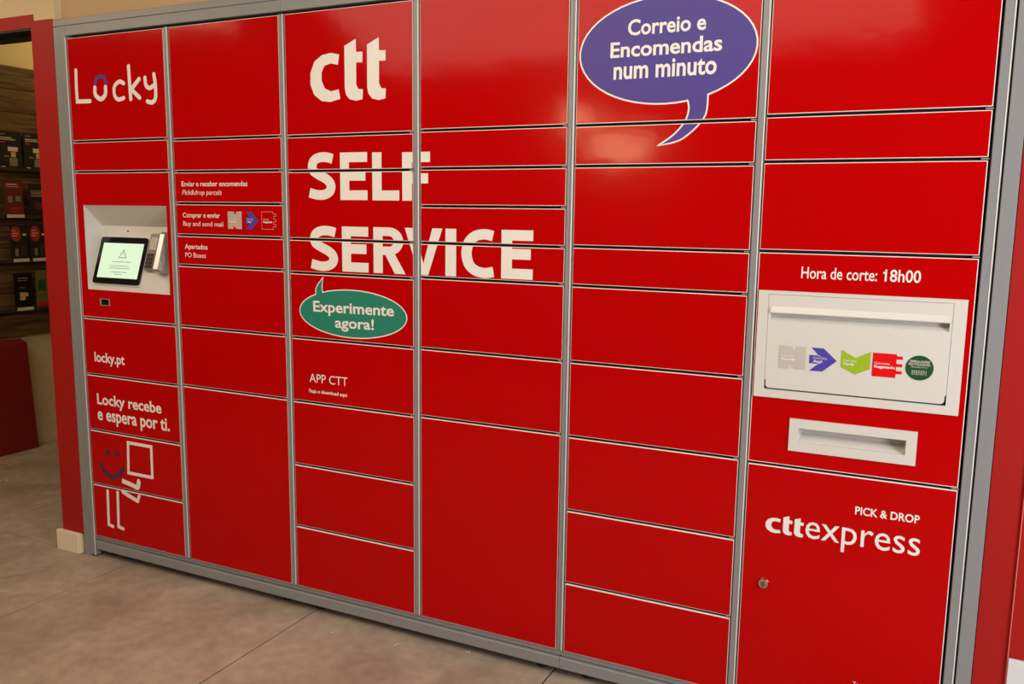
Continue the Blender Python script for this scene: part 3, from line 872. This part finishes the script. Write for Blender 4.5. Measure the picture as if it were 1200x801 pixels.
def notch_outline(x0, x1, z0, z1):
    w_, h = x1 - x0, z1 - z0
    q = [(0, 0), (0.80, 0), (0.80, 0.14), (1, 0.14), (1, 0.28), (0.85, 0.28), (0.85, 0.45), (1, 0.45), (1, 0.58), (0.85, 0.58), (0.85, 0.75), (1, 0.75), (1, 0.88), (0.8, 0.88), (0.8, 1), (0, 1)]
    return [(x0 + a * w_, z0 + b * h) for a, b in q]


def class_sign(kind, x0, x1, z0, z1, w1, w2, mt, lab, fy=None, tm=None):
    h = z1 - z0; w_ = x1 - x0; tm = tm or W
    shp = {'N': N_shape, 'A': arrow, 'V': crest, 'R': notch}.get(kind)
    if shp: layers = [(shp(x0, x1, z0, z1), mt)]
    else: layers = [(stroke(notch_outline(x0, x1, z0, z1), 0.0014, closed=True), mt)]
    tx = {'N': 0.09, 'A': 0.14, 'V': 0.08, 'R': 0.07, 'O': 0.1}[kind]; wd = {'N': 0.48, 'A': 0.50, 'V': 0.46, 'R': 0.52, 'O': 0.40}[kind]; wd2 = {'N': 0.50, 'A': 0.32, 'V': 0.38, 'R': 0.70, 'O': 0.62}[kind]
    layers.append((text_polys(w1, x0 + tx * w_, z0 + 0.525 * h, x0 + (tx + wd) * w_, 0.095 * h), tm))
    layers.append((text_polys(w2, x0 + tx * w_, z0 + 0.375 * h, x0 + (tx + wd2) * w_, 0.105 * h, bold=0.03), tm))
    print_on('class_sign', layers, lab)


class_sign('N', 0.7510, 0.8130, 1.2265, 1.2850, 'Correio', 'Normal', M['beige_print'], 'grey letter shaped sign')
class_sign('A', 0.8300, 0.8850, 1.2270, 1.2850, 'Correio', 'Azul', M['blue'], 'blue arrow sign')
print_on('class_sign', [(stroke(notch_outline(0.9000, 0.9610, 1.2280, 1.2855), 0.0010, closed=True), M['grey_print']), (text_polys('Correio', 0.908, 1.2580, 0.930, 0.0050), W), (text_polys('Registado', 0.908, 1.2490, 0.946, 0.0058, bold=0.03), W)], 'thin outlined square sign')

# the same family of signs, on the white flap (a sub-part list of its own: clip rectangle = flap face)
DOORS.append((fp[0], fp[1], fp[2], gx[2], mp, -0.0050))
keep = DOORS[:]; DOORS[:] = [DOORS[-1]]
class_sign('N', 2.5905, 2.6550, 0.9105, 0.9690, 'Correio', 'Normal', M['grey_print'], 'grey letter shaped sign on the flap')
class_sign('A', 2.6640, 2.7290, 0.9105, 0.9690, 'Correio', 'Azul', M['blue'], 'violet blue arrow sign on the flap')
class_sign('V', 2.7385, 2.8055, 0.9100, 0.9690, 'Correio', 'Verde', M['lime'], 'lime green crest sign on the flap')
class_sign('R', 2.8105, 2.8770, 0.9100, 0.9680, 'Correio', 'Registado', M['redprint'], 'red notched square sign on the flap')
gc = (2.9145, 0.9390)
layers = [([ell(gc[0], gc[1], 0.0305, 0.0300, 0, 352.5)], M['green'])]
ln = text_polys('EMBALAGEM', gc[0] - 0.021, gc[1] + 0.0130, gc[0] + 0.021, 0.0050, bold=0.03) + text_polys('REUTILIZÁVEL', gc[0] - 0.024, gc[1] + 0.0060, gc[0] + 0.024, 0.0050, bold=0.03) + text_polys('REUSABLE PACK', gc[0] - 0.018, gc[1] + 0.0000, gc[0] + 0.018, 0.0036)
for k in range(7):
    ln += stroke([(gc[0] - 0.015 + k * 0.005, gc[1] - 0.006), (gc[0] - 0.015 + k * 0.005, gc[1] - 0.017 + 0.004 * (k % 2))], 0.0011)
for k in range(3): ln += stroke([(gc[0] - 0.015, gc[1] - 0.008 - k * 0.004), (gc[0] + 0.013, gc[1] - 0.007 - k * 0.004)], 0.0008)
layers.append((ln, M['grey_print']))
print_on('class_sign', layers, 'round dark green sign on the flap')
DOORS[:] = keep[:-1]

# ------------------------------------------------------------------ leaflets on the boarded wall
def leaflet(y0, y1, z0, z1, m, label, marks, strip=None):
    """a printed leaflet leaning on its ledge; marks = (u0,u1,v0,v1,material) on its face"""
    xw = -1.7035
    t = empty('leaflet', (xw - 0.012, (y0 + y1) / 2, z0), label, 'leaflet', 'leaflets on the boarded wall')
    link('cover', B(xw - 0.004, xw, y0, y1, z0, z1), m, t)
    for u0, u1, v0, v1, mm in marks:
        ya, yb = y0 + (y1 - y0) * u0, y0 + (y1 - y0) * u1
        za, zb = z0 + (z1 - z0) * v0, z0 + (z1 - z0) * v1
        if mm == 'disc':
            bm = bmesh.new(); poly(bm, [(xw + 0.0006, (ya + yb) / 2 + (yb - ya) / 2 * math.cos(k * math.tau / 20), (za + zb) / 2 + (zb - za) / 2 * math.sin(k * math.tau / 20)) for k in range(20)])
            link('printed_patch', bm, M['lred2'], t)
        else:
            link('printed_patch', B(xw, xw + 0.0009, ya, yb, za, zb), mm, t)
    if strip: link('label_strip', B(xw + 0.0100, xw + 0.0112, y0 + 0.002, y1 - 0.006, z0 - 0.010, z0 + 0.008), M['lstrip'], t)
    return t


def ledge(y0, y1, z, label):
    e = empty('display_ledge', (-1.72, (y0 + y1) / 2, z), label, 'shelf', 'leaflet ledges on the boarded wall')
    link('tray', B(-1.733, -1.694, y0, y1, z - 0.014, z - 0.0105, bev=0.001), M['acrylic'], e)
    link('lip', B(-1.6975, -1.695, y0, y1, z - 0.0104, z + 0.004), M['acrylic'], e)


ledge(0.55, 1.45, 1.505, 'topmost narrow leaflet ledge on the boarded wall')
ledge(0.60, 1.45, 1.243, 'second leaflet ledge from the top on the boarded wall')
ledge(0.60, 1.45, 0.997, 'third leaflet ledge from the top on the boarded wall')
ledge(0.60, 1.45, 0.722, 'lowest leaflet ledge on the boarded wall')
g, lw, lr, rd = M['lgrey'], M['lstrip'], M['lred'], M['lred2']
poster = [(0.08, 0.32, 0.90, 0.93, g), (0.08, 0.60, 0.81, 0.835, lw), (0.08, 0.74, 0.765, 0.785, lw), (0.08, 0.30, 0.68, 0.72, rd), (0.40, 0.82, 0.46, 0.58, lw), (0.44, 0.78, 0.06, 0.28, g), (0.52, 0.72, 0.30, 0.44, M['lgold']), (0.22, 0.42, 0.30, 0.34, g), (0.08, 0.25, 0.02, 0.045, lw)]
leaflet(0.700, 0.835, 1.505, 1.704, M['lblack'], 'black leaflet cut by the left edge of the picture, top row', poster[:4])
leaflet(0.848, 0.985, 1.505, 1.704, M['lblack'], 'black leaflet with a pale figure, left of the two whole ones in the top row', poster)
leaflet(0.997, 1.134, 1.505, 1.704, M['lblack'], 'black leaflet with a pale figure, half hidden by the red pilaster, top row', poster)
leaflet(0.863, 0.973, 1.243, 1.437, lr, 'dark red leaflet with two white lines and a cup, second row left', [(0.12, 0.70, 0.88, 0.905, lw), (0.12, 0.78, 0.82, 0.835, lw), (0.18, 0.42, 0.38, 0.56, g), (0.60, 0.86, 0.42, 0.56, g), (0.30, 0.78, 0.18, 0.24, rd), (0.30, 0.66, 0.10, 0.14, rd)], True)
leaflet(1.010, 1.120, 1.243, 1.425, M['lblack'], 'dark leaflet with grey lines beside the pilaster, second row right', [(0.10, 0.7, 0.76, 0.79, g), (0.10, 0.9, 0.68, 0.74, g), (0.10, 0.9, 0.60, 0.65, g), (0.3, 0.8, 0.22, 0.42, lr)])
pr = [(0.00, 0.60, 0.55, 1.00, 'disc'), (0.10, 0.34, 0.86, 0.875, lw), (0.10, 0.48, 0.78, 0.80, lw), (0.10, 0.36, 0.71, 0.73, lw), (0.70, 0.92, 0.72, 0.78, lw), (0.22, 0.40, 0.12, 0.34, g), (0.56, 0.84, 0.12, 0.44, M['acrylic'])]
leaflet(0.883, 0.985, 0.997, 1.186, M['lblack'], 'black leaflet with a red disc, third row left', pr, True)
leaflet(1.000, 1.102, 0.997, 1.186, M['lblack'], 'black leaflet with a red disc, third row right, beside the pilaster', pr, True)
leaflet(0.885, 0.992, 0.722, 0.923, M['black'], 'blue black leaflet with a gold cup, lowest row left', [(0.2, 0.78, 0.84, 0.87, g), (0.2, 0.7, 0.78, 0.80, g), (0.26, 0.58, 0.58, 0.60, g), (0.28, 0.58, 0.24, 0.46, M['lgold']), (0.58, 0.74, 0.34, 0.44, M['lgold'])], True)
leaflet(1.018, 1.130, 0.722, 0.932, M['lgreen'], 'olive green leaflet with a red foot, lowest row right', [(0.0, 1.0, 0.0, 0.14, rd), (0.1, 0.5, 0.45, 0.75, M['green'])])

# dark red bin under the boards, wider at its foot
bn = empty('red_bin', (-1.70, 0.6, FL), 'dark red flared bin on the floor under the boarded wall', 'bin')
bm = bmesh.new()
X0, X1 = -1.742, -1.684
lo = [(X0, 0.30, FL), (X1, 0.30, FL), (X1, 0.953, FL), (X0, 0.953, FL)]; hi = [(X0, 0.33, 0.545), (X1, 0.33, 0.545), (X1, 0.922, 0.525), (X0, 0.922, 0.545)]
hi[1] = (X1, 0.33, 0.520)
for i in range(4): poly(bm, [lo[i], lo[(i + 1) % 4], hi[(i + 1) % 4], hi[i]])
poly(bm, lo[::-1]); bmesh.ops.remove_doubles(bm, verts=bm.verts, dist=1e-5); bmesh.ops.recalc_face_normals(bm, faces=bm.faces)
link('body', bm, M['redbin'], bn)
bm = bmesh.new(); poly(bm, hi); r = bmesh.ops.extrude_face_region(bm, geom=bm.faces[:]); bmesh.ops.translate(bm, verts=[v for v in r['geom'] if isinstance(v, bmesh.types.BMVert)], vec=(0, 0, 0.006))
bmesh.ops.recalc_face_normals(bm, faces=bm.faces); link('lid', bm, M['redbin'], bn)

# paper scraps on the floor
for x, y, s, rot, lab in ((-1.262, 0.449, 0.016, 0.3, 'crumpled white scrap on the floor behind the doorway'), (1.4600, -0.0530, 0.0075, 0.8, 'curled white scrap on the floor before the middle cabinet'),
                          (1.6840, 0.0100, 0.007, -0.5, 'tiny white scrap at the edge of the shadow under the middle cabinet'), (1.2250, -0.0840, 0.0040, 0.2, 'white crumb on the floor left of the curled scrap')):
    bm = bmesh.new(); pr_ = [(-1.2, 0.0), (-0.3, -0.35), (0.4, 0.1), (1.2, 0.9)]
    rw = []
    for k, (a, b) in enumerate(pr_):
        ca, sa = math.cos(rot), math.sin(rot)
        px, py = (a * ca - b * sa) * s, (a * sa + b * ca) * s
        rw.append([bm.verts.new((x + px, y + py, FL + 0.0008 + 0.0016 * (k % 2))), bm.verts.new((x + px + s * 0.12, y + py - s * 0.38, FL + 0.0008 + 0.0010 * (k % 3)))])
    for a, b in zip(rw[:-1], rw[1:]): bm.faces.new([a[0], a[1], b[1], b[0]])
    r = bmesh.ops.extrude_face_region(bm, geom=bm.faces[:]); bmesh.ops.translate(bm, verts=[v for v in r['geom'] if isinstance(v, bmesh.types.BMVert)], vec=(0, 0, 0.0008))
    bmesh.ops.recalc_face_normals(bm, faces=bm.faces)
    tag(link('paper_scrap', bm, M['paper'], None, origin=(x, y, 0)), lab, 'scrap', 'paper scraps on the floor')
